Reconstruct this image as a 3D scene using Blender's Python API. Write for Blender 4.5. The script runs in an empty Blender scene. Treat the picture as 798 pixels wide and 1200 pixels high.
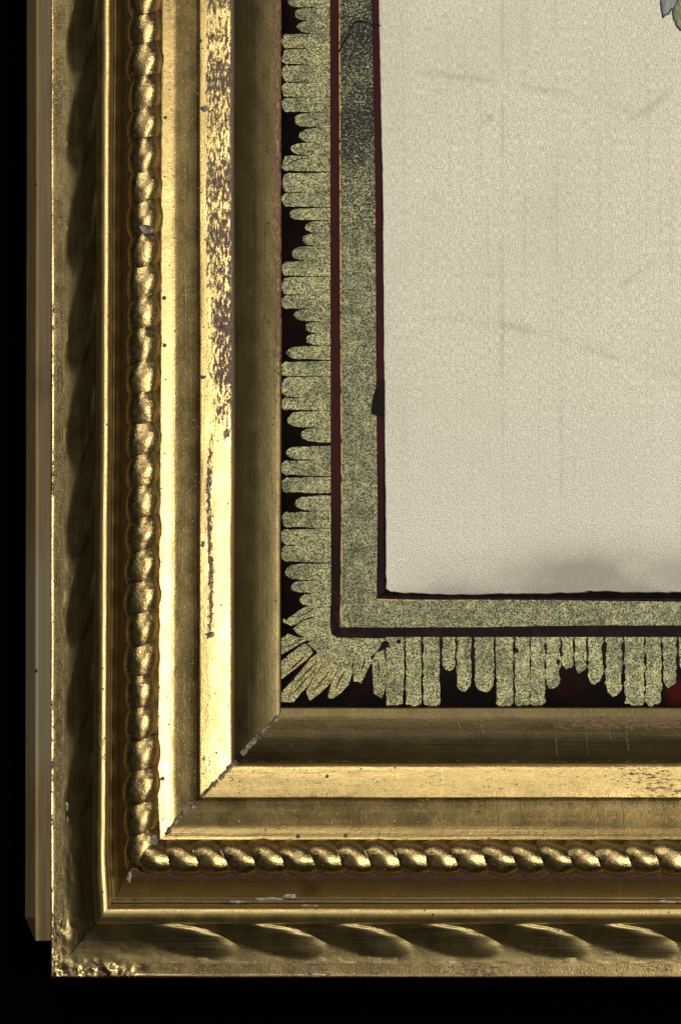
import bpy, math, random
import numpy as np
from mathutils import Vector

random.seed(7)
rng = np.random.default_rng(7)
scene = bpy.context.scene
COL = scene.collection

# ------------------------------------------------------------------ camera, light, exposure
S = 0.0003            # metres per photo pixel on the mat plane
H = 1.513             # camera height
ZREF = 0.013          # mat plane
cam_d = bpy.data.cameras.new('camera')
cam = bpy.data.objects.new('camera', cam_d)
COL.objects.link(cam)
cam.location = (0, 0, H)
cam_d.sensor_fit = 'VERTICAL'
cam_d.sensor_height = 36
cam_d.sensor_width = 36
cam_d.lens = 36 * (H - ZREF) / (1200 * S)
cam_d.clip_start = 0.05
cam_d.clip_end = 20
scene.camera = cam

world = bpy.data.worlds.new('World')
scene.world = world
world.use_nodes = True
world.node_tree.nodes['Background'].inputs[0].default_value = (1.0, 0.9, 0.75, 1)
world.node_tree.nodes['Background'].inputs[1].default_value = 0.01


def lamp(name, loc, power, size, col=(1, 0.965, 0.91), target=(-0.02, -0.03, 0.02)):
    d = bpy.data.lights.new(name, 'AREA')
    d.energy = power
    d.shape = 'RECTANGLE'
    d.size = size[0]
    d.size_y = size[1]
    d.color = col
    o = bpy.data.objects.new(name, d)
    COL.objects.link(o)
    o.location = loc
    o.rotation_euler = (Vector(target) - Vector(loc)).to_track_quat('-Z', 'Y').to_euler()
    return o


lamp('key_softbox', (1.16, -0.24, 1.95), 42, (0.40, 0.40))
lamp('fill_softbox', (-0.34, 1.36, 2.0), 20, (0.44, 0.44))

scene.view_settings.view_transform = 'Standard'
scene.view_settings.look = 'None'
scene.view_settings.gamma = 1
scene.view_settings.exposure = 0
scene.view_settings.use_curve_mapping = False


# ------------------------------------------------------------------ helpers
def fz(z):
    return S * (H - z) / (H - ZREF)


def P(px, py, z):
    """photo pixel seen at height z -> world point"""
    k = fz(z)
    return ((px - 399) * k, (600 - py) * k, z)


def PA(px, py, z):
    px, py, z = np.broadcast_arrays(np.asarray(px, float), np.asarray(py, float), np.asarray(z, float))
    k = S * (H - z) / (H - ZREF)
    return np.stack([(px - 399) * k, (600 - py) * k, z], -1)


_T = rng.random((256, 256))


def vnoise(x, y):
    x, y = np.broadcast_arrays(np.asarray(x, float), np.asarray(y, float))
    xi = np.floor(x).astype(int)
    yi = np.floor(y).astype(int)
    fx = x - xi
    fy = y - yi
    fx = fx * fx * (3 - 2 * fx)
    fy = fy * fy * (3 - 2 * fy)
    a = _T[xi % 256, yi % 256]
    b = _T[(xi + 1) % 256, yi % 256]
    c = _T[xi % 256, (yi + 1) % 256]
    d = _T[(xi + 1) % 256, (yi + 1) % 256]
    return (a * (1 - fx) + b * fx) * (1 - fy) + (c * (1 - fx) + d * fx) * fy - 0.5


def fbm(x, y, o=4):
    v = 0
    a = 1.0
    for i in range(o):
        v = v + a * vnoise(x * 2 ** i + 17.3 * i, y * 2 ** i + 5.1 * i)
        a *= 0.5
    return v


def sstep(a, b, x):
    t = np.clip((np.asarray(x, float) - a) / (b - a), 0, 1)
    return t * t * (3 - 2 * t)


def link(name, me, mat, parent=None, smooth=True):
    o = bpy.data.objects.new(name, me)
    COL.objects.link(o)
    if mat is not None and len(me.materials) == 0:
        me.materials.append(mat)
    if parent is not None:
        o.parent = parent
    if smooth and len(me.polygons):
        me.polygons.foreach_set('use_smooth', np.ones(len(me.polygons), bool))
    return o


def mesh_of(name, verts, faces):
    me = bpy.data.meshes.new(name)
    me.from_pydata([tuple(map(float, v)) for v in verts], [], faces)
    me.update()
    return me


def grid_mesh(name, pts, uv=None, attrs=None, flip=False):
    """pts (n,m,3) -> grid mesh with uv (metres) and float attributes"""
    n, m, _ = pts.shape
    idx = np.arange(n * m).reshape(n, m)
    q = np.stack([idx[:-1, :-1], idx[1:, :-1], idx[1:, 1:], idx[:-1, 1:]], -1).reshape(-1, 4)
    if flip:
        q = q[:, ::-1]
    me = bpy.data.meshes.new(name)
    me.vertices.add(n * m)
    me.vertices.foreach_set('co', pts.reshape(-1).astype(np.float32))
    me.loops.add(q.size)
    me.loops.foreach_set('vertex_index', q.reshape(-1).astype(np.int32))
    me.polygons.add(len(q))
    me.polygons.foreach_set('loop_start', (np.arange(len(q)) * 4).astype(np.int32))
    me.update(calc_edges=True)
    me.validate()
    if uv is not None:
        l = me.uv_layers.new(name='UVMap')
        l.data.foreach_set('uv', uv.reshape(-1, 2)[q.reshape(-1)].reshape(-1).astype(np.float32))
    for k, a in (attrs or {}).items():
        at = me.attributes.new(k, 'FLOAT', 'POINT')
        at.data.foreach_set('value', np.broadcast_to(a, (n, m)).reshape(-1).astype(np.float32))
    return me


def empty(name, loc=(0, 0, 0)):
    o = bpy.data.objects.new(name, None)
    o.empty_display_size = 0.02
    COL.objects.link(o)
    o.location = loc
    return o


# ------------------------------------------------------------------ node helper
class NB:
    def __init__(self, name):
        self.m = bpy.data.materials.new(name)
        self.m.use_nodes = True
        self.t = self.m.node_tree
        self.t.nodes.clear()
        self.out = self.t.nodes.new('ShaderNodeOutputMaterial')
        self.bsdf = self.t.nodes.new('ShaderNodeBsdfPrincipled')
        self.t.links.new(self.bsdf.outputs[0], self.out.inputs[0])

    def n(self, typ, **kw):
        nd = self.t.nodes.new(typ)
        for k, v in kw.items():
            setattr(nd, k, v)
        return nd

    def s(self, sock, v):
        if isinstance(v, bpy.types.NodeSocket):
            self.t.links.new(v, sock)
        elif isinstance(v, (tuple, list)) and len(v) == 3 and sock.type == 'RGBA':
            sock.default_value = (*v, 1)
        else:
            sock.default_value = v

    def b(self, key, v):
        self.s(self.bsdf.inputs[key], v)

    def math(self, op, a, b=0.0, c=0.0, clamp=False):
        nd = self.n('ShaderNodeMath', operation=op, use_clamp=clamp)
        self.s(nd.inputs[0], a)
        self.s(nd.inputs[1], b)
        self.s(nd.inputs[2], c)
        return nd.outputs[0]

    def step(self, v, lo, hi, smooth=True, a=0.0, b=1.0):
        nd = self.n('ShaderNodeMapRange')
        nd.interpolation_type = 'SMOOTHSTEP' if smooth else 'LINEAR'
        self.s(nd.inputs[0], v)
        self.s(nd.inputs[1], lo)
        self.s(nd.inputs[2], hi)
        self.s(nd.inputs[3], a)
        self.s(nd.inputs[4], b)
        return nd.outputs[0]

    def mix(self, f, a, b, mode='MIX'):
        nd = self.n('ShaderNodeMix', data_type='RGBA', blend_type=mode)
        self.s(nd.inputs[0], f)
        self.s(nd.inputs[6], a)
        self.s(nd.inputs[7], b)
        return nd.outputs[2]

    def mixf(self, f, a, b):
        nd = self.n('ShaderNodeMix', data_type='FLOAT')
        self.s(nd.inputs[0], f)
        self.s(nd.inputs[2], a)
        self.s(nd.inputs[3], b)
        return nd.outputs[0]

    def uv_mm(self):
        nd = self.n('ShaderNodeUVMap', uv_map='UVMap')
        return self.scale(nd.outputs[0], (1000, 1000, 1000))

    def obj_mm(self):
        nd = self.n('ShaderNodeTexCoord')
        return self.scale(nd.outputs['Object'], (1000, 1000, 1000))

    def scale(self, v, sc, off=(0, 0, 0)):
        nd = self.n('ShaderNodeVectorMath', operation='MULTIPLY_ADD')
        self.s(nd.inputs[0], v)
        nd.inputs[1].default_value = sc
        nd.inputs[2].default_value = off
        return nd.outputs[0]

    def noise(self, v, sc=1.0, detail=4.0, rough=0.55, dist=0.0):
        nd = self.n('ShaderNodeTexNoise')
        self.s(nd.inputs['Vector'], v)
        nd.inputs['Scale'].default_value = sc
        nd.inputs['Detail'].default_value = detail
        nd.inputs['Roughness'].default_value = rough
        nd.inputs['Distortion'].default_value = dist
        return nd.outputs['Fac']

    def voro(self, v, sc=1.0, rand=1.0):
        nd = self.n('ShaderNodeTexVoronoi')
        self.s(nd.inputs['Vector'], v)
        nd.inputs['Scale'].default_value = sc
        nd.inputs['Randomness'].default_value = rand
        return nd.outputs['Distance'], nd.outputs['Color']

    def attr(self, name):
        return self.n('ShaderNodeAttribute', attribute_name=name).outputs['Fac']

    def bump(self, h, strength=0.3, dist=0.0002, nrm=None):
        nd = self.n('ShaderNodeBump')
        nd.inputs['Strength'].default_value = strength
        nd.inputs['Distance'].default_value = dist
        self.s(nd.inputs['Height'], h)
        if nrm is not None:
            self.s(nd.inputs['Normal'], nrm)
        return nd.outputs[0]

    def sep(self, v):
        nd = self.n('ShaderNodeSeparateXYZ')
        self.s(nd.inputs[0], v)
        return nd.outputs


GOLD = (0.58, 0.415, 0.158)
GESSO = (0.135, 0.092, 0.070)
BOLE = (0.14, 0.055, 0.035)


def gold(name, base=GOLD, rough=0.38, wearcol=GESSO, dull=(0.30, 0.20, 0.085), dull_amt=0.35,
         streak=(0.025, 2.0, 1), speck=0.5, bump=0.35, uv=True, seed=0.0, wear_default=None, metallic=1.0, cloud=0.25, pits=0.35):
    b = NB(name)
    co = b.uv_mm() if uv else b.obj_mm()
    co = b.scale(co, (1, 1, 1), (seed * 13.7, seed * 7.1, seed))
    st = b.noise(b.scale(co, streak), 1.0, 5, 0.6)
    mo = b.noise(co, 0.12, 5, 0.62)
    fi = b.noise(co, 2.2, 3, 0.6)
    # dull rubbed patina in long streaks and clouds
    d1 = b.step(st, 0.42, 0.68)
    d2 = b.step(mo, 0.40, 0.66)
    dm = b.math('MULTIPLY', b.math('ADD', b.math('MULTIPLY', d1, 0.6), b.math('MULTIPLY', d2, cloud)), dull_amt, clamp=True)
    dm = b.math('MULTIPLY', dm, b.step(fi, 0.3, 0.6, a=0.65, b=1.15), clamp=True)
    c = b.mix(dm, base, dull)
    # fine leaf mottling
    c = b.mix(b.step(fi, 0.40, 0.66, a=0.0, b=0.5), c, tuple(min(1, x * 1.3) for x in base))
    c = b.mix(b.step(fi, 0.44, 0.30, a=0.0, b=0.4), c, tuple(x * 0.4 for x in base))
    # rubbed patches where the red-brown ground glows through, and laps between leaves
    rb = b.noise(b.scale(co, (0.10, 0.45, 1), (41, 3, 0)), 1.0, 7, 0.72)
    rbm = b.math('MULTIPLY', b.step(rb, 0.53, 0.66), b.step(fi, 0.34, 0.56), clamp=True)
    c = b.mix(b.math('MULTIPLY', rbm, 0.55), c, (0.20, 0.10, 0.045))
    sxl = b.sep(b.scale(co, (1 / 83.0, 0, 0), (0.37 + seed * 0.21, 0, 0)))[0]
    lap = b.math('ABSOLUTE', b.math('SUBTRACT', b.math('FRACT', b.math('ADD', sxl, b.math('MULTIPLY', fi, 0.012))), 0.5))
    c = b.mix(b.math('MULTIPLY', b.step(lap, 0.006, 0.002), 0.35 if uv else 0.0), c, tuple(min(1, x * 1.45) for x in base))
    # wear through to ground
    wn = b.noise(b.scale(co, (0.32, 1.0, 1)), 1.0, 10, 0.80)
    w = b.attr('wear') if wear_default is None else wear_default
    wm = b.step(b.math('SUBTRACT', w, wn), -0.012, 0.02)
    gcol = b.mix(b.step(b.noise(co, 0.9, 4), 0.35, 0.65), wearcol, tuple(x * 0.62 for x in wearcol))
    c = b.mix(wm, c, gcol)
    # dark specks (two sizes, sparse)
    vd, vc = b.voro(co, 0.42)
    sel = b.math('GREATER_THAN', b.sep(vc)[0], 1.0 - 0.35 * speck)
    sm = b.math('MULTIPLY', b.step(b.math('ADD', vd, b.math('MULTIPLY', fi, 0.1)), 0.21, 0.14), sel)
    vd2, vc2 = b.voro(b.scale(co, (1, 1, 1), (31, 17, 3)), 0.13)
    sel2 = b.math('GREATER_THAN', b.sep(vc2)[1], 1.0 - 0.3 * speck)
    sm2 = b.math('MULTIPLY', b.step(b.math('ADD', vd2, b.math('MULTIPLY', fi, 0.08)), 0.145, 0.115), sel2)
    sp = b.math('MAXIMUM', sm, sm2)
    pn = b.noise(b.scale(co, (0.8, 1, 1), (5, 9, 2)), 1.7, 3, 0.6)
    sp = b.math('MAXIMUM', sp, b.step(pn, 0.66, 0.72, a=0.0, b=pits))
    c = b.mix(b.math('MULTIPLY', sp, 0.9), c, (0.035, 0.022, 0.012))
    b.b('Base Color', c)
    nonmet = b.math('MAXIMUM', wm, sp)
    met = b.math('SUBTRACT', b.math('SUBTRACT', metallic, b.math('MULTIPLY', dm, 0.2)), nonmet, clamp=True)
    b.b('Metallic', met)
    r = b.math('ADD', b.math('ADD', rough, b.math('MULTIPLY', dm, 0.10)), b.math('MULTIPLY', nonmet, 0.4), clamp=True)
    r = b.math('ADD', r, b.step(mo, 0.3, 0.7, a=-0.03, b=0.04), clamp=True)
    b.b('Roughness', r)
    b.b('Specular IOR Level', 0.35)
    me_ = b.noise(co, 0.55, 4, 0.6)
    hgt = b.math('ADD', b.math('MULTIPLY', fi, 0.35), b.math('MULTIPLY', st, 0.45))
    hgt = b.math('ADD', hgt, b.math('MULTIPLY', me_, 0.7))
    hgt = b.math('SUBTRACT', hgt, b.math('MULTIPLY', wm, 0.5))
    hgt = b.math('SUBTRACT', hgt, b.math('MULTIPLY', sp, 0.8))
    b.b('Normal', b.bump(hgt, bump, 0.00025))
    return b.m


M = {}
M['rim'] = gold('gilded_rim', base=(0.36, 0.27, 0.115), rough=0.30, wearcol=(0.10, 0.06, 0.045), dull_amt=0.5, bump=0.4, speck=0.9, seed=1)
M['scoop'] = gold('gilded_scoop', base=(0.28, 0.215, 0.092), rough=0.44, dull=(0.12, 0.09, 0.042), dull_amt=0.7, speck=0.3, seed=2)
M['bead'] = gold('gilded_bead', base=(0.52, 0.39, 0.155), rough=0.46, dull_amt=0.35, speck=0.7, seed=3)
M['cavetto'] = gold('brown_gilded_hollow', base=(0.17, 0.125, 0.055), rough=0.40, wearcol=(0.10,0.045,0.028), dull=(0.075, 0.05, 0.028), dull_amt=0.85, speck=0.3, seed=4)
M['cove'] = gold('gilded_cove', base=(0.28, 0.203, 0.078), rough=0.30, cloud=0.15, dull_amt=0.35, wearcol=(0.30, 0.18, 0.09), speck=1.3, seed=5)
M['fillet'] = gold('burnished_fillet', base=(0.62, 0.455, 0.18), rough=0.40, dull_amt=0.15, streak=(0.10, 2.2, 1), speck=1.0, pits=0.85, bump=0.5, seed=6)
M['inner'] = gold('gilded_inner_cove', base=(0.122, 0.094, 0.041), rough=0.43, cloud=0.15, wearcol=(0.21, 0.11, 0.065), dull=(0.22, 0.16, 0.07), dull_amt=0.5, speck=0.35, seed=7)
M['rope'] = gold('gilded_rope', base=(0.38, 0.28, 0.115), rough=0.25, wearcol=BOLE, dull=(0.22, 0.145, 0.06), dull_amt=0.4, streak=(0.4, 0.4, 0.4), uv=False, seed=8, wear_default=0.37, speck=0.5, bump=0.9)


def simple(name, col, rough=0.6, col2=None, sc=0.4, metallic=0.0, bump=0.2, spec=0.3, lo=0.35, hi=0.65):
    b = NB(name)
    co = b.obj_mm()
    nz = b.noise(co, sc, 6, 0.62)
    b.b('Base Color', b.mix(b.step(nz, lo, hi), col, col2 or tuple(x * 0.6 for x in col)))
    b.b('Roughness', rough)
    b.b('Metallic', metallic)
    b.b('Specular IOR Level', spec)
    b.b('Normal', b.bump(b.noise(co, sc * 4, 4, 0.6), bump, 0.0003))
    return b.m


M['gesso'] = simple('chipped_gesso', (0.30, 0.25, 0.19), 0.7, (0.07, 0.045, 0.03), 0.5, bump=0.6)
M['flake'] = simple('pale_gesso_flake', (0.38, 0.34, 0.28), 0.55, (0.16, 0.11, 0.08), 0.6, bump=0.5)
M['crack'] = simple('dark_crack', (0.012, 0.008, 0.006), 0.8)
M['hairline'] = simple('hairline_crack', (0.40, 0.32, 0.17), 0.6, (0.24, 0.18, 0.10), 0.8)

# black cloth under the frame
b = NB('black_backdrop')
b.b('Base Color', (0.0006, 0.0006, 0.0006))
b.b('Roughness', 1.0)
b.b('Specular IOR Level', 0.0)
M['backdrop'] = b.m

# wood of the backing strip
b = NB('backing_wood')
co = b.obj_mm()
gr = b.noise(b.scale(co, (0.9, 0.03, 0.9)), 1.0, 5, 0.6)
mo = b.noise(co, 0.03, 4)
sx = b.sep(co)
c = b.mix(b.step(gr, 0.35, 0.65), (0.42, 0.30, 0.135), (0.31, 0.215, 0.095))
pale = b.math('MULTIPLY', b.step(sx[1], 5, -30), b.step(sx[1], -105, -80))
c = b.mix(b.math('MULTIPLY', pale, 0.75), c, (0.46, 0.38, 0.225))
c = b.mix(b.step(mo, 0.55, 0.7, a=0, b=0.45), c, (0.15, 0.09, 0.045))
vd, vc = b.voro(co, 0.16)
spk = b.math('MULTIPLY', b.step(vd, 0.13, 0.09), b.math('GREATER_THAN', b.sep(vc)[0], 0.8))
c = b.mix(spk, c, (0.02, 0.012, 0.008))
b.b('Base Color', c)
b.b('Roughness', 0.5)
b.b('Metallic', 0.0)
b.b('Normal', b.bump(gr, 0.3, 0.0002))
M['wood'] = b.m

# ------------------------------------------------------------------ setting: black cloth
me = mesh_of('backdrop', [(-4, -4, 0), (4, -4, 0), (4, 4, 0), (-4, 4, 0)], [(0, 1, 2, 3)])
o = link('backdrop', me, M['backdrop'], smooth=False)
o['kind'] = 'structure'

# ------------------------------------------------------------------ the picture frame
TOP = -420.0     # photo rows / columns to which the rails run on beyond the picture
RIGHT = 1250.0
# profile parts: control points (column on the side rail, row on the bottom rail, height mm), interpolation, samples
PROF = {
    'outer_rim': ([(60, 1146, 0.5), (60, 1146, 19.5), (60.4, 1145.4, 21.6), (61.2, 1144, 22.25), (63, 1141.5, 21.95), (66, 1137, 21.9), (74, 1129, 21.9)], 20),
    'leaf_scoop': ([(74, 1129, 21.9), (80, 1122, 22.0), (87, 1114, 22.4), (95, 1104, 23.4), (103, 1094, 26.2), (109, 1086, 29.4), (112, 1083, 31)], 22),
    'bead_moulding': ([(112, 1083, 31), (112.6, 1082, 33.2), (115, 1079, 35.6), (118.5, 1074.5, 37), (122, 1070, 37.4), (126, 1065.5, 37), (129, 1062, 35.4), (131, 1059.5, 33), (131.6, 1059, 31.4)], 22),
    'hollow': ([(131.6, 1059, 31.4), (132.3, 1057.8, 32.0), (133.8, 1055.5, 32.0), (134.5, 1053, 31.2), (139, 1044, 32.2), (144, 1034, 34.5), (149, 1025, 37.5), (154, 1018, 38.6), (168, 1005, 39.0)], 22),
    'cove': ([(168, 1005, 39.5), (181, 990, 38.0), (188, 984, 35.45), (195, 976.2, 34.8), (202, 967.5, 34.2), (206, 961, 33.98), (212, 954, 33.86), (225, 945, 33.72), (230, 939, 33.82), (233.5, 935.5, 34.1)], 26),
    'fillet': ([(233.5, 935.5, 34.1), (235, 934, 34.7), (239, 930, 34.6), (250, 919, 34.15), (262, 907, 33.5), (270, 899, 32.9), (273.5, 895.5, 31.9), (275, 894, 29.6)], 24),
    'inner_cove': ([(275, 894, 29.6), (279, 889, 26.9), (285, 882, 23.9), (292, 874, 21.6), (300, 865, 19.5), (308, 856, 17.9), (316, 848, 16.5), (324, 840, 15.3), (328, 835, 14.8), (329.5, 830, 14.4), (330, 828, 13.5)], 28),
}


def dense(ctrl, n):
    c = np.array(ctrl, float)
    d = np.r_[0, np.cumsum(np.sqrt(((c[1:, 0] - c[:-1, 0]) * 0.3) ** 2 + (c[1:, 2] - c[:-1, 2]) ** 2) + 1e-6)]
    t = np.linspace(0, d[-1], n * 2)
    t = np.unique(np.r_[t, d])
    out = []
    # monotone cubic (Fritsch-Carlson like) per column
    for k in range(3):
        y = c[:, k]
        h = np.diff(d)
        sl = np.diff(y) / h
        m = np.zeros(len(y))
        m[0], m[-1] = sl[0], sl[-1]
        for i in range(1, len(y) - 1):
            if sl[i - 1] * sl[i] > 0:
                w1 = 2 * h[i] + h[i - 1]
                w2 = h[i] + 2 * h[i - 1]
                m[i] = (w1 + w2) / (w1 / sl[i - 1] + w2 / sl[i])
        i = np.clip(np.searchsorted(d, t, side='right') - 1, 0, len(h) - 1)
        u = (t - d[i]) / h[i]
        out.append((1 + 2 * u) * (1 - u) ** 2 * y[i] + u * (1 - u) ** 2 * h[i] * m[i] + u * u * (3 - 2 * u) * y[i + 1] + u * u * (u - 1) * h[i] * m[i + 1])
    return np.array(out).T, t * 0.001


def lean(lx, py):
    """the side rail's outer mouldings run slightly out of true"""
    w = sstep(70, 100, lx) * (1 - sstep(186, 215, lx))
    return w * (2.5 - 5.0 * np.asarray(py, float) / 1000)


frame = empty('picture_frame', (*P(60, 1146, 0.0)[:2], 0.0))
frame['label'] = 'gilded wooden picture frame with rope moulding, carved leaves and cracked mitred corner'
frame['category'] = 'picture frame'
inv = Vector(frame.location)


def fpart(name, me, mat, parent=frame, smooth=True):
    o = link(name, me, mat, parent, smooth)
    o.matrix_parent_inverse.identity()
    if parent is frame:
        o.location = -inv
    return o


def damage(px, py, part):
    """crumpled, chipped outer corner and small knocks; returns dz in mm"""
    a = np.zeros_like(px)
    d1 = np.exp(-(((px - 70) / 16) ** 2 + ((py - 1092) / 22) ** 2))
    d2 = np.exp(-(((px - 112) / 42) ** 2 + ((py - 1136) / 9) ** 2))
    d3 = np.exp(-(((px - 68) / 10) ** 2 + ((py - 1135) / 14) ** 2))
    k = np.clip(d1 + d2 + d3, 0, 1)
    a = k * (fbm(px * 0.08, py * 0.08, 3) * 2.0)
    return a


def wear_map(part, rail, f, px, py):
    """0.25 = sound gilding ... 0.6 = mostly worn through. f runs 0..1 from the outer to the inner edge of the part"""
    s = py if rail == 'side' else px
    w = np.full(px.shape, 0.325)
    if part == 'fillet':
        if rail == 'side':
            top = 1 - sstep(300, 600, s)
            w = w + (0.175 + 0.12 * vnoise(s * 0.05, 7.7)) * top * sstep(0.09, 0.24, f)
            w = w + 0.10 * sstep(300, 380, s) * (1 - sstep(470, 560, s)) * sstep(0.2, 0.5, f)
            band = np.exp(-((f - 0.27 - 0.03 * np.sin(s * 0.03)) / 0.085) ** 2)
            w = w + 0.23 * band * sstep(480, 560, s) * (1 - sstep(725, 775, s))
            w = w + 0.12 * sstep(0.72, 0.9, f) * (1 - sstep(560, 760, s))
            w = w + 0.12 * np.exp(-((s - 890) / 12) ** 2) * (1 - sstep(0.3, 0.6, f))
        else:
            w = w + 0.07 + 0.07 * sstep(660, 760, s) * (0.6 + 0.4 * np.sin(s * 0.05 + f * 3)) + 0.05 * sstep(0.85, 1, f)
    elif part == 'outer_rim':
        w = w + 0.09 + 0.16 * (vnoise(s * 0.03, 3.3) + 0.1)
    elif part == 'hollow':
        w = w + 0.18 * sstep(0.30, 0.55, f) + 0.05
    elif part == 'inner_cove':
        if rail == 'side':
            w = w + 0.165 * sstep(0.74, 0.88, f) * (1 - sstep(380, 560, s)) + 0.02
        else:
            w = w + 0.16 * sstep(0.62, 0.72, f) * sstep(560, 700, s) * (1 - sstep(0.86, 0.92, f)) + 0.02
            w = w + 0.12 * np.exp(-((f - 0.04) / 0.05) ** 2)
            w = w + 0.14 * np.exp(-(((s - 365) / 18) ** 2 + ((f - 0.62) / 0.1) ** 2))
    elif part == 'bead_moulding':
        w = w + 0.03 + 0.10 * np.exp(-((s - 870) / 30) ** 2) * (rail == 'side')
        if rail == 'bottom':
            w = w + 0.13 * sstep(0.75, 0.95, f) * (vnoise(s * 0.02, 1.2) + 0.35)
    elif part == 'cove':
        w = w + 0.06 * np.exp(-((f - 0.33) / 0.06) ** 2)
    return w


GROOVES = {'side': [-390, -300, -190, -78, 34, 146, 269, 381, 494, 604, 706, 812, 915],
           'bottom': [118, 224, 331, 430, 534, 638, 742, 846, 950, 1054, 1150]}


def twist_rise(ph, p):
    """mm by which a carved lobe stands above the plain scoop"""
    q = 1 - ((ph - 0.52) / 0.50) ** 2 - ((p - 0.60) / 0.50) ** 2
    return 3.7 * np.clip(q, 0, 1) ** 0.95 * (0.45 + 0.75 * ph)


SC = {}
for part, (ctrl, n) in PROF.items():
    prof, arc = dense(ctrl, n)
    SC[part] = prof
    lx, by, zz = prof.T
    f = (arc - arc[0]) / (arc[-1] - arc[0])
    NR = 640
    tt = np.linspace(0, 1, NR) ** 1.15
    for rail in ('side', 'bottom'):
        if rail == 'side':
            py = by[None, :] + tt[:, None] * (TOP - by[None, :])
            px = np.broadcast_to(lx[None, :], py.shape) + lean(lx[None, :], py) * sstep(0, 60, by[None, :] - py)
            s = py
            wob = fbm(py * 0.006, 2.5, 2) * 0.9
            px = px + wob * sstep(0, 80, by[None, :] - py) * (lx > 61)[None, :]
        else:
            px = lx[None, :] + tt[:, None] * (RIGHT - lx[None, :])
            py = np.broadcast_to(by[None, :], px.shape).copy()
            s = px
            wob = fbm(px * 0.006, 8.5, 2) * 0.9
            py = py + wob * sstep(0, 80, px - lx[None, :]) * (lx > 61)[None, :]
        z = np.broadcast_to(zz[None, :], px.shape).copy()
        keep = (zz > 14)[None, :]
        z = z + keep * (fbm(s * 0.02, f[None, :] * 3 + 40, 2) * (0.10 if part == 'cove' else 0.22) + damage(px, py, part) * (zz > 20)[None, :])
        if part == 'leaf_scoop':
            z = z + 0.25 * fbm(s * 0.05, f[None, :] * 5, 3)
        pts = PA(px, py, z * 0.001)
        uv = np.stack([s * S, np.broadcast_to(arc[None, :], s.shape)], -1)
        wear = wear_map(part, rail, np.broadcast_to(f[None, :], px.shape), px, py)
        me = grid_mesh(part, pts, uv, {'wear': wear}, flip=(rail == 'bottom'))
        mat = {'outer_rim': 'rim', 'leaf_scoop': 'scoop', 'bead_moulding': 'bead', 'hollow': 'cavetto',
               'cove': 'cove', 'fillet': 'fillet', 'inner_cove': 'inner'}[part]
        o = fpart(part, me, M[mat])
        PROF_OBJ = o
        SC[(part, rail)] = o

ALL = np.concatenate([SC[p] for p in PROF])
ordr = np.argsort(ALL[:, 0], kind='stable')


def z_side(px):
    return np.interp(px, ALL[ordr, 0], ALL[ordr, 2]) * 0.001


def z_bottom(py):
    o_ = np.argsort(ALL[:, 1], kind='stable')
    return np.interp(py, ALL[o_, 1], ALL[o_, 2]) * 0.001


def lx_of(by):
    o_ = np.argsort(ALL[:, 1], kind='stable')
    return np.interp(by, ALL[o_, 1], ALL[o_, 0])


# ---- carved leaves that twist along the outer scoop
lp = SC['leaf_scoop']


def carved_leaf(rail, g, g2, k):
    """one lobe of the twist, from its groove at g to the next groove at g2"""
    nph, npp = 26, 18
    ph = np.linspace(0, 1, nph)[:, None] + np.zeros((1, npp))
    p = np.linspace(0.04, 1.0, npp)[None, :] + np.zeros((nph, 1))
    s = g + ph * (g2 - g) + 85 * (1 - p)
    rise = twist_rise(ph, p) + 0.30 * fbm(s * 0.05 + k * 3.1, p * 4, 3) * np.sin(np.pi * ph) + 0.12
    i = p * (len(lp) - 1)
    zz = np.interp(i, np.arange(len(lp)), lp[:, 2]) + rise
    if rail == 'side':
        lx = np.interp(i, np.arange(len(lp)), lp[:, 0])
        by = np.interp(i, np.arange(len(lp)), lp[:, 1])
        s = np.minimum(s, by)
        px, py = lx + lean(lx, s) * sstep(0, 60, by - s), s
    else:
        px, py = s, np.interp(i, np.arange(len(lp)), lp[:, 1])
    pts = PA(px, py, zz * 0.001)
    uv = np.stack([s * S, p * 0.014], -1)
    me = grid_mesh('carved_leaf', pts, uv, {'wear': np.full(s.shape, 0.31)}, flip=(rail == 'bottom'))
    return link('carved_leaf', me, M['scoop'], SC[('leaf_scoop', rail)])


for rail_ in ('side', 'bottom'):
    G = GROOVES[rail_]
    for k in range(len(G) - 1):
        carved_leaf(rail_, G[k], G[k + 1], k + (30 if rail_ == 'bottom' else 0))

# ---- rope moulding: a core and one mesh for each twist
RZ = 37.8
RR = 6.4      # mm


def rope_core(rail):
    th = np.linspace(-100, 100, 15) * math.pi / 180
    if rail == 'side':
        s = np.linspace(1006, TOP, 120)[:, None]
        px = 168 + lean(168.0, s) + (RR - 1.5) / 0.3 * np.sin(th)[None, :]
        z = RZ + (RR - 1.6) * np.cos(th)[None, :] + 0 * s
        py = np.clip(s + 0 * th[None, :], None, 1005 - (px - 168) * 1.0)
        pts = PA(px, py, z * 0.001)
    else:
        s = np.linspace(168, RIGHT, 120)[:, None]
        py = 1005 - (RR - 1.5) / 0.3 * np.sin(th)[None, :] + 0 * s
        z = RZ + (RR - 1.6) * np.cos(th)[None, :] + 0 * s
        px = np.maximum(s + 0 * th[None, :], 168 - (py - 1005))
        pts = PA(px, py, z * 0.001)
    me = grid_mesh('rope_moulding', pts, flip=(rail == 'bottom'))
    return fpart('rope_moulding', me, M['rope'])


cores = {r: rope_core(r) for r in ('side', 'bottom')}


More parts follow.
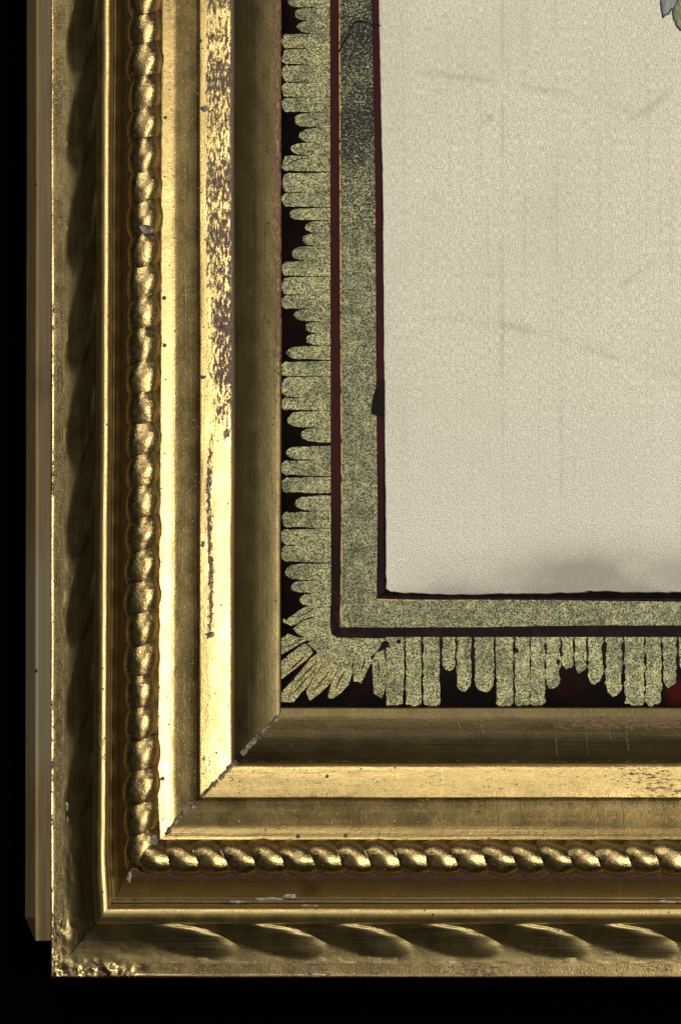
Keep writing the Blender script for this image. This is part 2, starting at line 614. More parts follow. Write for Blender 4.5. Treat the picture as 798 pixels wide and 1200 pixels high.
def twist_mesh(pitch, var, rail):
    """one strand of the rope, local coordinates (mm->m): along = local y (side) / x (bottom)"""
    nt, nu = 19, 12
    th = np.linspace(-108, 108, nt)[:, None] * math.pi / 180
    u = np.linspace(0, 1, nu)[None, :]
    slant = 2.8 if rail == 'side' else 4.0                                     # mm shift along the rail from edge to edge
    bul = np.sin(np.pi * u) ** 0.9
    r = RR * (0.81 + 0.18 * bul) + 0.6 * fbm(th * 1.7 + var * 9, u * 2.2 + var * 5, 3)
    along = (u - 0.5) * pitch * 1.04 + slant * 0.5 * np.sin(th)
    across = r * np.sin(th)
    up = r * np.cos(th)
    if rail == 'side':
        pts = np.stack([across, along + 0 * across, up], -1) * 0.001
    else:
        pts = np.stack([along + 0 * across, across, up], -1) * 0.001
        # on the bottom rail the strands lean the other way round the corner
        pts = np.stack([-along + 0 * across, across, up], -1) * 0.001
    return grid_mesh('rope_twist', pts, flip=(rail == 'side'))


MESHES = {(r, v): twist_mesh({'side': 36.9, 'bottom': 33.6}[r] * 0.3, v + (10 if r == 'bottom' else 0), r) for r in ('side', 'bottom') for v in range(12)}
for me in MESHES.values():
    me.materials.append(M['rope'])
    me.polygons.foreach_set('use_smooth', np.ones(len(me.polygons), bool))


def place_twist(rail, s):
    o = bpy.data.objects.new('rope_twist', MESHES[(rail, random.randrange(12))])
    COL.objects.link(o)
    o.parent = cores[rail]
    if rail == 'side':
        x, y, z = P(168 + float(lean(168.0, s)) + random.uniform(-.5, .5), s, RZ * 0.001)
    else:
        x, y, z = P(s, 1005 + random.uniform(-.5, .5), RZ * 0.001)
    o.location = (x, y, z - 0.0)
    o.rotation_euler = (0, 0, random.uniform(-0.04, 0.04))
    k = random.uniform(0.97, 1.03)
    o.scale = (k * random.uniform(0.96, 1.03), k, random.uniform(0.92, 1.04))


s = 995.0
while s > TOP + 20:
    place_twist('side', s)
    s -= 36.9
s = 180.0
while s < RIGHT - 20:
    place_twist('bottom', s)
    s += 33.6

# ---- body of the frame (rebate, back) so that the mouldings are solid
bz = 0.0115


def slab(name, poly, z0, z1, mat, parent=None, smooth=False):
    """poly in photo pixels at z1; straight walls"""
    top = [P(px, py, z1) for px, py in poly]
    n = len(top)
    v = top + [(p[0], p[1], z0) for p in top]
    # orientation
    ar = sum(top[i][0] * top[(i + 1) % n][1] - top[(i + 1) % n][0] * top[i][1] for i in range(n))
    idx = list(range(n)) if ar > 0 else list(range(n))[::-1]
    fc = [tuple(idx), tuple(i + n for i in idx[::-1])]
    for a in range(n):
        i, j = idx[a], idx[(a + 1) % n]
        fc.append((i, i + n, j + n, j))
    me = mesh_of(name, v, fc)
    return me


me = slab('frame_back', [(63, TOP + 1), (63, 1142), (RIGHT - 1, 1142), (RIGHT - 1, 838), (322, 838), (322, TOP + 1)], 0.0003, bz, M['wood'])
fpart('frame_back', me, M['wood'], smooth=False)

# ---- backing strip seen outside the gilded edge
def backing():
    zt, zs = 0.013, 0.002
    rows = [(1103, 42, 42), (1075, 30, 42), (600, 31, 42.3), (200, 32, 43), (TOP + 1, 32, 43)]
    v, fc = [], []
    for py, xo, xi in rows:
        v += [P(xo, py, 0.0005), P(xo, py, zs), P(xi, py, zt), P(61.5, py, zt), P(61.5, py, 0.0005)]
    for r in range(len(rows) - 1):
        for k in range(4):
            a, b_ = r * 5 + k, r * 5 + k + 1
            fc.append((a, b_, b_ + 5, a + 5))
    fc.append((0, 4, 3, 2, 1))
    e = (len(rows) - 1) * 5
    fc.append((e, e + 1, e + 2, e + 3, e + 4))
    return mesh_of('backing_strip', v, fc)


bs = fpart('backing_strip', backing(), M['wood'], smooth=False)
bs['label'] = 'plain wooden backing strip with chamfered end showing outside the gilded edge'
bev = bs.modifiers.new('edge', 'BEVEL')
bev.width = 0.0005
bev.segments = 2
bev.limit_method = 'ANGLE'


# ---- mitre crack and gesso crumbs
def ribbon(name, pts, widths, mat, parent=frame, lift=0.0003, rough=0.0, seed=0):
    """small ridge following a polyline of world points"""
    pts = [Vector(p) for p in pts]
    n = len(pts)
    v, fc = [], []
    rr = random.Random(seed)
    for i, p in enumerate(pts):
        t = (pts[min(i + 1, n - 1)] - pts[max(i - 1, 0)])
        t.z = 0
        t.normalize()
        nn = Vector((-t.y, t.x, 0))
        w = widths[i] if hasattr(widths, '__len__') else widths
        a = p + nn * w * (0.5 + rr.uniform(-rough, rough))
        c = p - nn * w * (0.5 + rr.uniform(-rough, rough))
        m_ = p + nn * w * rr.uniform(-rough, rough) * 0.5
        v += [a + Vector((0, 0, -0.0004)), m_ + Vector((0, 0, lift * (1 + rr.uniform(-rough, rough)))), c + Vector((0, 0, -0.0004))]
    for i in range(n - 1):
        for k in range(2):
            a = i * 3 + k
            fc.append((a, a + 1, a + 4, a + 3))
    me = mesh_of(name, v, fc)
    o = fpart(name, me, mat, parent, smooth=False) if parent is frame else link(name, me, mat, parent, smooth=False)
    return o


vn1 = lambda x_: float(vnoise(x_, 3.1)) * 2
mit = []
mw = []
rr = random.Random(3)
for lx in np.arange(329, 186, -2.0):
    o_ = np.argsort(ALL[:, 0], kind='stable')
    by = np.interp(lx, ALL[o_, 0], ALL[o_, 1])
    z = z_side(lx)
    mit.append(P(lx + 0.9 * vn1(lx * 0.09), by + 0.9 * vn1(lx * 0.09 + 50), float(z)))
    mw.append(S * (2.8 + 3.6 * rr.random()))
ribbon('mitre_gap', mit, [w * 0.7 for w in mw], M['crack'], lift=0.00012, rough=0.12, seed=1)
for j, (a, c) in enumerate([(3, 14), (14, 25), (27, 38), (38, 48), (50, 60), (60, 69)]):
    ribbon('gesso_ridge', [Vector(p) + Vector((0.0006, 0.0004, 0.0003)) for p in mit[a:c]], [w * 1.15 for w in mw[a:c]], M['gesso'], lift=0.0006, rough=0.2, seed=5 + j)
mit2 = []
for lx in np.arange(150, 61, -2.5):
    by = np.interp(lx, ALL[ordr, 0], ALL[ordr, 1])
    mit2.append(P(lx + rr.uniform(-1, 1), by + rr.uniform(-1, 1), float(z_side(lx))))
ribbon('mitre_gap', mit2, S * 1.6, M['crack'], lift=0.0001, rough=0.3, seed=2)


def flake(poly_px, z, mat, lift=0.0006, seed=0):
    """thin curled scrap of gesso"""
    rr_ = random.Random(seed)
    pts = [Vector(P(px, py, z + lift * rr_.uniform(0.3, 1.3))) for px, py in poly_px]
    c = sum(pts, Vector()) / len(pts) + Vector((0, 0, lift))
    n = len(pts)
    v = [c] + pts + [p - Vector((0, 0, 0.0012)) for p in pts]
    fc = [(0, 1 + i, 1 + (i + 1) % n) for i in range(n)]
    fc += [(1 + i, 1 + n + i, 1 + n + (i + 1) % n, 1 + (i + 1) % n) for i in range(n)]
    return fpart('gesso_flake', mesh_of('gesso_flake', v, fc), mat, smooth=False)


def lump(cx, cy, rx, ry, z, mat, seed, n=9):
    r_ = random.Random(seed)
    poly = []
    for i in range(n):
        a = 2 * math.pi * i / n
        k = r_.uniform(0.6, 1.15)
        poly.append((cx + rx * k * math.cos(a), cy + ry * k * math.sin(a)))
    return flake(poly, z, mat, 0.0005, seed)


zb = lambda py: float(z_bottom(py))
# flakes along the lower foot of the bottom rope and in the hollow beneath it
for i, (cx, cy, rx, ry) in enumerate([(352, 1022, 10, 1.6), (372, 1021, 11, 1.5), (387, 1023, 6, 1.4), (520, 1021, 8, 1.6), (560, 1018, 9, 3.4),
                                      (588, 1015, 9, 3.2), (606, 1019, 9, 3), (622, 1021, 8, 1.6), (646, 1022, 7, 1.6), (760, 1017, 8, 3), (238, 1021, 7, 1.5), (500, 1022, 9, 1.5)]):
    lump(cx, cy, rx, ry, zb(cy) + 0.0008, M['flake'] if i % 3 else M['gesso'], 40 + i)
for i, (cx, cy, rx, ry) in enumerate([(276, 1057, 14, 1.8), (318, 1053, 18, 2.2), (340, 1050, 10, 2.6), (364, 1061, 13, 1.2), (782, 1057, 12, 2.2)]):
    lump(cx, cy, rx, ry, zb(cy) + 0.0002, M['flake'], 70 + i)
# hairline cracks across the inner cove of the bottom rail
for i, (x0, x1, y0, y1) in enumerate([(533, 540, 832, 858), (508, 512, 832, 846), (560, 567, 838, 862), (648, 653, 836, 886), (683, 689, 834, 884), (712, 715, 838, 866), (731, 736, 836, 880),
                                      (700, 702, 936, 980), (729, 731, 936, 972), (583, 584, 940, 976)]):
    pts = []
    for t in np.linspace(0, 1, 14):
        py = y0 + (y1 - y0) * t
        pts.append(P(x0 + (x1 - x0) * t + rr.uniform(-.8, .8), py, zb(py) + 0.0001))
    ribbon('hairline_crack', pts, S * (1.4 if i < 7 else 0.9), M['hairline'], lift=0.00018, rough=0.2, seed=90 + i)
# knocks on the side rail
for i, (cx, cy, rx, ry) in enumerate([(240, 127, 5, 4), (238, 442, 5, 2.5), (266, 508, 4, 6), (238, 638, 3, 5), (246, 744, 5, 5)]):
    lump(cx, cy, rx, ry, float(z_side(cx)) - 0.0002, M['gesso'], 120 + i)
for i, (cx, cy, rx, ry) in enumerate([(80, 944, 3.5, 8), (79, 961, 1.5, 5), (172, 268, 9, 7), (181, 985, 4, 8), (152, 1027, 3, 7)]):
    lump(cx, cy, rx, ry, float(z_side(cx)) if cx < 140 else 0.0445 if cx == 172 else 0.0415, M['flake'] if cx < 100 else M['gesso'], 140 + i)

# ------------------------------------------------------------------ reverse painted mat
ZM = 0.0130
mat_root = empty('painted_mat', P(330, 828, 0.0115))
mat_root['label'] = 'black painted mat with gold leaf fringe strokes and dark red lines around the silk'
mat_root['category'] = 'picture mat'
minv = Vector(mat_root.location)


def mpart(name, me, mat):
    o = link(name, me, mat, mat_root, smooth=False)
    o.location = -minv
    return o


# black paint layer
b = NB('black_red_paint')
co = b.obj_mm()
nz = b.noise(co, 0.09, 4)
c = b.mix(b.step(nz, 0.45, 0.7), (0.0045, 0.0035, 0.0032), (0.014, 0.004, 0.0035))
vd, vc = b.voro(co, 0.5)
c = b.mix(b.math('MULTIPLY', b.step(vd, 0.1, 0.06), b.math('GREATER_THAN', b.sep(vc)[0], 0.75)), c, (0.05, 0.05, 0.035))
red = b.n('ShaderNodeVectorMath', operation='DISTANCE')
b.s(red.inputs[0], co)
red.inputs[1].default_value = (118.5, -63.5, 13)
c = b.mix(b.step(red.outputs['Value'], 6.5, 1.0), c, (0.06, 0.006, 0.005))
b.b('Base Color', c)
b.b('Roughness', 0.6)
b.b('Specular IOR Level', 0.1)
M['black'] = b.m

b = NB('dark_red_line_paint')
co = b.obj_mm()
sx = b.sep(co)
f_ = b.math('MULTIPLY', b.step(sx[1], -30, 25), b.step(b.noise(co, 0.15, 3), 0.25, 0.6, a=0.7, b=1.0))
f_ = b.math('MAXIMUM', f_, b.math('MULTIPLY', b.step(b.noise(co, 0.25, 4), 0.48, 0.62), 0.5))
c = b.mix(f_, (0.005, 0.0022, 0.002), (0.034, 0.0055, 0.0045))
b.b('Base Color', c)
b.b('Roughness', 0.6)
b.b('Specular IOR Level', 0.1)
M['red'] = b.m


def leaf_mat(name, fringe):
    b = NB(name)
    co = b.obj_mm()
    sx = b.sep(co)
    n1 = b.noise(co, 2.0, 3, 0.7)
    n2 = b.noise(co, 0.09, 4, 0.6)
    n3 = b.noise(co, 0.35, 5, 0.7)
    hi = (0.54, 0.49, 0.235) if fringe else (0.36, 0.345, 0.178)
    mid = (0.20, 0.198, 0.092) if fringe else (0.135, 0.14, 0.072)
    lo = (0.035, 0.038, 0.020) if fringe else (0.020, 0.024, 0.014)
    c = b.mix(b.step(n1, 0.42, 0.50), lo, mid)
    c = b.mix(b.step(n1, 0.51, 0.60), c, hi)
    c = b.mix(b.step(n2, 0.42, 0.60, a=0.0, b=0.75), c, b.mix(b.step(n1, 0.42, 0.58), (0.02, 0.024, 0.013), (0.17, 0.175, 0.09)))
    c = b.mix(b.math('MULTIPLY', b.step(n3, 0.50, 0.66, a=0.0, b=0.6), b.step(n1, 0.4, 0.52)), c, (0.56, 0.48, 0.23))
    # fine scratches
    sc1 = b.noise(b.scale(co, (0.05, 3.0, 1.0)), 1.0, 2, 0.5)
    c = b.mix(b.step(sc1, 0.64, 0.70, a=0, b=0.45), c, (0.48, 0.46, 0.29))
    for ang, off in ((35, 3.0), (-48, 11.0), (80, 23.0)):
        mp = b.n('ShaderNodeMapping')
        b.s(mp.inputs[0], co)
        mp.inputs['Rotation'].default_value = (0, 0, math.radians(ang))
        sc2 = b.noise(b.scale(mp.outputs[0], (0.06, 2.4, 1.0), (off, off, 0)), 1.0, 2, 0.5)
        c = b.mix(b.step(sc2, 0.66, 0.70, a=0, b=0.5), c, (0.50, 0.46, 0.25))
        c = b.mix(b.step(sc2, 0.34, 0.30, a=0, b=0.5), c, (0.03, 0.033, 0.02))
    # rubbed-out pits; the stretch near the top of the side band is pitted hardest
    pit = b.noise(co, 1.3, 6, 0.75)
    up = b.math('MULTIPLY', b.step(sx[1], 60, 150), b.step(b.noise(co, 0.05, 3), 0.3, 0.6, a=0.5, b=1.0))
    thr = b.math('ADD', 0.385, b.math('MULTIPLY', up, 0.18 if not fringe else 0.04))
    pm = b.step(b.math('SUBTRACT', thr, pit), -0.02, 0.02)
    c = b.mix(pm, c, (0.010, 0.010, 0.008))
    if fringe:   # the corner fan is yellower
        d = b.n('ShaderNodeVectorMath', operation='DISTANCE')
        b.s(d.inputs[0], co)
        d.inputs[1].default_value = (-13, -62, 13)
        c = b.mix(b.step(d.outputs['Value'], 19, 6, a=0, b=0.5), c, b.mix(b.step(n1, 0.4, 0.6), (0.10, 0.075, 0.03), (0.55, 0.45, 0.18)))
    b.b('Base Color', c)
    b.b('Metallic', 0.45)
    b.b('Roughness', 0.42)
    b.b('Specular IOR Level', 0.3)
    b.b('Normal', b.bump(b.math('ADD', n1, n3), 0.6, 0.0003))
    return b.m


M['leaf'] = leaf_mat('green_gold_leaf_band', False)
M['fringe'] = leaf_mat('green_gold_leaf_fringe', True)
b = NB('bright_gold_edge')
co = b.obj_mm()
c = b.mix(b.step(b.noise(b.scale(co, (1, 1, 1)), 0.22, 5, 0.7), 0.38, 0.55), (0.07, 0.02, 0.01), (0.55, 0.36, 0.12))
b.b('Base Color', c)
b.b('Roughness', 0.45)
b.b('Metallic', 0.3)
M['edge'] = b.m

# mat body: an L of black painted glass with its window open onto the silk
rg = random.Random(11)


def wob(pts, amp, step=6):
    """resample a polyline with a hand-made wobble"""
    out = []
    for i in range(len(pts) - 1):
        (x0, y0), (x1, y1) = pts[i], pts[i + 1]
        n = max(1, int(math.hypot(x1 - x0, y1 - y0) / step))
        for k in range(n):
            t = k / n
            out.append((x0 + (x1 - x0) * t + rg.uniform(-amp, amp), y0 + (y1 - y0) * t + rg.uniform(-amp, amp)))
    out.append(pts[-1])
    return out


win_edge = wob([(443.5, TOP), (443.7, 0), (448.8, 225), (450, 425), (452, 600), (452.5, 660)], 0.35, 9) + wob([(452.5, 660), (453.0, 690), (457, 694), (490, 695.5), (530, 697), (600, 696), (680, 695), (690, 692.5), (740, 694.5), (798, 694)], 0.8, 4) + wob([(798, 694), (RIGHT, 691)], 0.6, 12)


def strip_mesh(name, A, B, z, th=0.0):
    """sheet between two polylines given in pixels, resampled to the same count"""
    def res(L, n):
        L = np.array(L, float)
        d = np.r_[0, np.cumsum(np.hypot(*(np.diff(L, axis=0).T)))]
        t = np.linspace(0, d[-1], n)
        return np.stack([np.interp(t, d, L[:, 0]), np.interp(t, d, L[:, 1])], -1)
    n = max(len(A), len(B))
    a, c = res(A, n), res(B, n)
    rows = [PA(a[:, 0], a[:, 1], z), PA(c[:, 0], c[:, 1], z)]
    if th:
        lo_a = rows[0].copy()
        lo_a[:, 2] -= th
        lo_c = rows[1].copy()
        lo_c[:, 2] -= th
        rows = [lo_a] + rows + [lo_c]
    return grid_mesh(name, np.stack(rows, 0))


# the L sheet: side limb and bottom limb butt along a diagonal
corner_i = min(range(len(win_edge)), key=lambda i: abs(win_edge[i][0] - 453) + abs(win_edge[i][1] - 690))
outer = [(326, TOP), (326, 832), (RIGHT, 832)]
me = strip_mesh('painted_ground', outer[:2], win_edge[:corner_i + 1], ZM, 0.0014)
mpart('painted_ground', me, M['black'])
me = strip_mesh('painted_ground', outer[1:], win_edge[corner_i:], ZM, 0.0014)
mpart('painted_ground', me, M['black'])

dz1, dz2, dz3 = ZM + 0.00008, ZM + 0.00016, ZM + 0.00024
# dark red lines
lineA_o = [(384.9, TOP), (384.9, 0), (386.5, 225), (387.2, 425), (388, 600), (387, 690), (386.8, 735)]
lineA_i = [(396, TOP), (396.4, 0), (397.3, 225), (398.3, 425), (399.5, 600), (399, 700), (398.2, 735.8)]
lineA_o2 = [(387, 735), (389.5, 745), (396, 747), (470, 747), (620, 745.6), (700, 745.3), (798, 745), (RIGHT, 744)]
lineA_i2 = [(398, 735.5), (470, 736), (560, 736), (620, 734.5), (700, 733.5), (798, 733.8), (RIGHT, 733)]
mpart('red_line', strip_mesh('red_line', wob(lineA_o, 0.25, 8), wob(lineA_i, 0.2, 8), dz1), M['red'])
mpart('red_line', strip_mesh('red_line', wob(lineA_i2, 0.25, 8), wob(lineA_o2, 0.3, 8), dz1), M['red'])
band_i = [(435, TOP), (435.3, 0), (439.7, 225), (440.5, 425), (442.3, 600), (441.5, 680), (441.3, 701.5)]
band_i2 = [(441.3, 701.5), (480, 702.7), (560, 702.8), (640, 703), (720, 704.5), (798, 705), (RIGHT, 704)]
mpart('red_line', strip_mesh('red_line', band_i, [(x + 8, y) for x, y in band_i[:-1]] + [(449.3, 693.5)], dz1), M['red'])
mpart('red_line', strip_mesh('red_line', [(449.3, 698.0), (480, 699.6), (560, 700), (640, 700.2), (720, 701.5), (798, 702), (RIGHT, 701)], band_i2, dz1), M['red'])

# broad leaf band inside the red line (side and bottom limb)
gA = wob([(397.5, TOP), (397.9, 0), (398.8, 225), (399.8, 425), (400.8, 600), (400, 690), (398.8, 735)], 0.2, 6)
mpart('leaf_band', strip_mesh('leaf_band', gA, wob(band_i, 0.2, 6), dz2), M['leaf'])
gB = wob([(398.8, 735), (470, 735.2), (560, 735.2), (620, 733.8), (700, 732.8), (798, 733), (RIGHT, 732)], 0.2, 6)
mpart('leaf_band', strip_mesh('leaf_band', wob(band_i2, 0.2, 6), gB, dz2), M['leaf'])
mpart('bright_edge', strip_mesh('bright_edge', [(x - 0.9, y) for x, y in gA], [(x + 0.5, y) for x, y in gA], dz3), M['edge'])
mpart('bright_edge', strip_mesh('bright_edge', wob([(441.5, 702), (480, 703.0), (560, 703.2)], 0.2, 5), wob([(441.5, 703.4), (480, 704.2), (560, 704)], 0.2, 5), dz3), M['edge'])

# leaf strokes of the fringe
ZC = [0]


def nz_():
    ZC[0] += 1
    return dz2 + (ZC[0] % 9) * 0.000006


def poly_mesh(name, pts, z):
    v = [P(x, y, z) for x, y in pts]
    ar = sum(v[i][0] * v[(i + 1) % len(v)][1] - v[(i + 1) % len(v)][0] * v[i][1] for i in range(len(v)))
    idx = list(range(len(v)))
    if ar < 0:
        idx.reverse()
    me = mesh_of(name, v, [tuple(idx)])
    return me


def stroke_side(y0, y1, tip):
    """finger from the red line (right) to its rounded tip (left)"""
    base = 386.6 + (y0 / 700) * 1.2
    h = y1 - y0
    yc = (y0 + y1) / 2
    pts = [(base, y0 - 0.5 + rg.uniform(-.2, .2)), ]
    g0, g1 = rg.uniform(0.2, 0.9), rg.uniform(0.2, 0.9)
    r = min(h * 0.95, (base - tip) * 0.5)
    cut = tip <= 331.5
    if cut:
        r *= 0.35
    n = 6
    x = base
    ws = 7
    xs = np.arange(base - ws, tip + r, -ws)
    for xx in xs:
        pts.append((xx, y0 + rg.uniform(-.45, .45) - 0.6 + (0.6 + g0) * (base - xx) / 40))
    for k in range(n + 1):
        a = math.pi * k / n
        ex = tip + r - r * math.sin(a) ** 0.8 + (rg.uniform(-1.3, 1.0) if 0 < k < n else 0)
        pts.append((ex, yc - h / 2 * math.cos(a) * (0.97 if not cut else 0.99)))
    for xx in xs[::-1]:
        pts.append((xx, y1 + rg.uniform(-.45, .45) + 0.6 - (0.6 + g1) * (base - xx) / 40))
    pts.append((base, y1 + rg.uniform(-.2, .2)))
    return pts


Z1 = 5.32
side = []
for (a, c, t) in [(-20, 46, 95), (50, 127, 135), (129, 206, 150), (210, 305, 58), (308, 403, 58), (406, 512, 58), (514, 606, 58), (608, 700, 60), (703, 792, 135), (800, 888, 165), (890, 966, 115), (968, 1068, 58)]:
    side.append((a / Z1, c / Z1, 320 + t / Z1))
for (a, c, t) in [(14, 137, 58), (138, 226, 58), (235, 308, 103), (315, 390, 205), (392, 466, 180), (470, 562, 115), (564, 658, 58), (664, 774, 58), (776, 862, 58), (863, 938, 135), (940, 1014, 205), (1015, 1087, 205), (1095, 1177, 85)]:
    side.append((200 + a / Z1, 200 + c / Z1, 320 + t / Z1))
for (a, c, t) in [(125, 217, 55), (222, 350, 55), (351, 430, 55), (436, 537, 90), (540, 627, 175), (655, 738, 85), (740, 837, 55), (848, 945, 55), (965, 1056, 140), (1062, 1161, 55)]:
    side.append((400 + a / Z1, 400 + c / Z1, 320 + t / Z1))
for (a, c, t) in [(104, 208, 55), (206, 311, 55), (322, 424, 75), (428, 503, 110), (506, 584, 165)]:
    side.append((600 + a / Z1, 600 + c / Z1, 320 + t / Z1))
y = side[0][0] - 1
prev = [330.5, 330.5, 345, 355, 350, 335, 330.5, 330.5, 330.5, 340]
k = 0
while y > TOP + 20:
    side.append((y - 17.5, y - 0.7, prev[k % 10] + rg.uniform(-2, 2)))
    y -= 18.0
    k += 1
for (a, c, t) in side:
    mpart('gold_leaf_stroke', poly_mesh('gold_leaf_stroke', stroke_side(a, c, max(t, 330.2)), nz_()), M['fringe'])


def stroke_bottom(x0, x1, yb, ragged):
    top = 746.6
    w = x1 - x0
    xc = (x0 + x1) / 2
    cut = yb > 821
    r = w * (0.12 if cut else 0.62)
    pts = [(x0, top)]
    ys = np.arange(top + 5, yb - r, 5)
    j = 0.8 + 1.1 * ragged
    for yy in ys:
        pts.append((x0 + 0.5 + rg.uniform(-j, j), yy))
    n = 7
    for k in range(n + 1):
        a = math.pi * k / n
        pts.append((xc - w / 2 * math.cos(a) * 0.95 + rg.uniform(-j, j) * 0.6, yb - r + r * math.sin(a) + rg.uniform(-j, j)))
    for yy in ys[::-1]:
        pts.append((x1 - 0.5 + rg.uniform(-j, j), yy))
    pts.append((x1, top))
    return pts


bot = [(460 + a / 4.433, 460 + c / 4.433, 680 + t / 4.433, 0.2) for a, c, t in [(-36, 56, 652), (66, 151, 652), (157, 246, 652), (256, 327, 470), (331, 408, 577), (424, 527, 582), (534, 627, 652), (634, 713, 652), (717, 787, 652)]]
bot += [(620 + a / 4.483, 620 + c / 4.483, 680 + t / 4.483, 0.8) for a, c, t in [(4, 82, 656), (86, 162, 574), (166, 232, 467), (237, 303, 488), (307, 386, 545), (398, 489, 607), (499, 606, 656), (608, 693, 656), (698, 773, 562), (782, 850, 470)]]
x = 812
k = 0
while x < RIGHT - 20:
    bot.append((x, x + 16.5, [826, 826, 800, 785, 790, 815, 826][k % 7], 0.6))
    x += 17.6
    k += 1
for (a, c, t, rgd) in bot:
    mpart('gold_leaf_stroke', poly_mesh('gold_leaf_stroke', stroke_bottom(a, c, t, rgd), nz_()), M['fringe'])

E = lambda L: [(320 + x / 4.99, 690 + y_ / 4.99) for x, y_ in L]
fan = [
    [(155, 70), (180, 45), (262, 32), (300, 45), (268, 60), (200, 80), (178, 95)],
    [(62, 195), (58, 175), (78, 182), (110, 158), (150, 130), (208, 96), (268, 76), (332, 52), (333, 132), (265, 154), (200, 172), (160, 186), (130, 212), (104, 214)],
    [(115, 235), (150, 205), (172, 190), (266, 157), (275, 200), (258, 250), (235, 300), (205, 303), (188, 285), (150, 268)],
    [(50, 290), (90, 262), (140, 282), (190, 286), (197, 300), (120, 345), (50, 385)],
    [(50, 425), (110, 370), (185, 318), (222, 345), (232, 375), (190, 420), (50, 530)],
    [(50, 605), (120, 530), (222, 405), (262, 370), (330, 395), (250, 500), (200, 570), (150, 625), (120, 665), (50, 662)],
    [(192, 600), (250, 505), (332, 398), (398, 425), (370, 490), (330, 560), (262, 620), (215, 655)],
    [(318, 630), (345, 540), (402, 428), (462, 455), (466, 490), (440, 560), (395, 610), (350, 642), (330, 640)],
    [(468, 460), (480, 395), (565, 392), (577, 420), (545, 490), (515, 555), (500, 545), (470, 540)],
    [(578, 420), (600, 380), (648, 355), (658, 450), (660, 555), (645, 620), (635, 642), (615, 625), (588, 612)],
    [(664, 350), (690, 300), (765, 288), (766, 480), (762, 590), (740, 668), (684, 668), (666, 560)],
]
for L in fan:
    LL = E(L)
    mpart('gold_leaf_stroke', poly_mesh('gold_leaf_stroke', wob(LL + [LL[0]], 0.35, 4)[:-1], nz_()), M['fringe'])
base = E([(333, 20), (335, 230), (342, 268), (380, 286), (640, 290), (690, 292), (640, 318), (600, 372), (560, 402), (480, 405), (455, 455), (402, 430), (332, 402), (262, 372), (200, 318), (236, 302), (276, 200), (268, 150), (330, 90), (300, 50)])
mpart('gold_leaf_ground', poly_mesh('gold_leaf_ground', base, dz2 - 0.00004), M['fringe'])

# thin bare slits that run out along the corner fan
for (x0, y0, x1, y1) in [(60, 575, 170, 470), (90, 640, 250, 470), (130, 560, 260, 420), (240, 600, 330, 480), (70, 345, 180, 290), (80, 490, 190, 390), (520, 470, 540, 400), (610, 560, 622, 430), (360, 590, 420, 480), (140, 180, 240, 110)]:
    (ax, ay), (bx, by_) = E([(x0, y0), (x1, y1)])
    pts = wob([(ax, ay), (bx, by_)], 0.4, 4)
    n_ = len(pts)
    wd = [0.25 + 0.9 * math.sin(math.pi * i / max(1, n_ - 1)) * rg.uniform(.3, 1) for i in range(n_)]
    L = [(x_ - w_ * .6, y_ - w_ * .6) for (x_, y_), w_ in zip(pts, wd)] + [(x_ + w_ * .6, y_ + w_ * .6) for (x_, y_), w_ in zip(pts[::-1], wd[::-1])]
    mpart('bare_slit', poly_mesh('bare_slit', L, dz3 + 0.00001), M['black'])
# breaks in the leaf: crack near the top, chip on the inner red line, bare spots
for L, w in (([(437.5, 29), (428, 26), (416, 24.5), (412, 32), (406, 45), (400, 55), (397.5, 61)], 2.0), ([(437, 28.5), (446, 30)], 2.4), ([(337, 193), (348, 187), (358, 185), (366, 188), (376, 194)], 0.8)):
    pts = wob(L, 0.5, 4)
    A = [(x_ - w * 0.3, y_ - w * 0.5) for x_, y_ in pts]
    B = [(x_ + w * 0.3, y_ + w * 0.5) for x_, y_ in pts]
    mpart('crack', strip_mesh('crack', A, B, dz3 + 0.00004), M['black'])
mpart('chip', poly_mesh('chip', [(451, 445), (451, 489), (442, 487), (435, 485.5), (435.5, 472), (438, 462), (442.5, 449), (445, 445)], dz3), M['black'])
for cx, cy, rx, ry in [(452, 755, 6, 5), (467, 752, 3, 3), (605, 763, 2.5, 4.5), (654, 776, 2.5, 4), (709, 756, 3, 6), (413, 760, 1.5, 1), (419, 777, 1.5, 1)]:
    L = [(cx + rx * math.cos(a) * rg.uniform(.6, 1.1), cy + ry * math.sin(a) * rg.uniform(.6, 1.1)) for a in np.linspace(0, 2 * math.pi, 9)[:-1]]
    mpart('bare_spot', poly_mesh('bare_spot', L, dz3), M['black'])

# ------------------------------------------------------------------ the silk panel
ZS = 0.0112
silk_root = empty('silk_panel', P(455, 695, ZS - 0.001))
silk_root['label'] = 'cream silk picture ground with faint stains and grey-green embroidered leaf tip'
silk_root['category'] = 'silk picture'
sinv = Vector(silk_root.location)
xs = np.arange(400, RIGHT - 40, 2.2)
ys = np.arange(TOP, 742, 2.2)
X, Y = np.meshgrid(xs, ys)


def seg(L, w0, w1=None):
    """soft distance mask to a polyline"""
    d = np.full(X.shape, 1e9)
    for (x0, y0), (x1, y1) in zip(L[:-1], L[1:]):
        dx, dy = x1 - x0, y1 - y0
        t = np.clip(((X - x0) * dx + (Y - y0) * dy) / (dx * dx + dy * dy), 0, 1)
        d = np.minimum(d, np.hypot(X - x0 - t * dx, Y - y0 - t * dy))
    return np.exp(-(d / w0) ** 2)


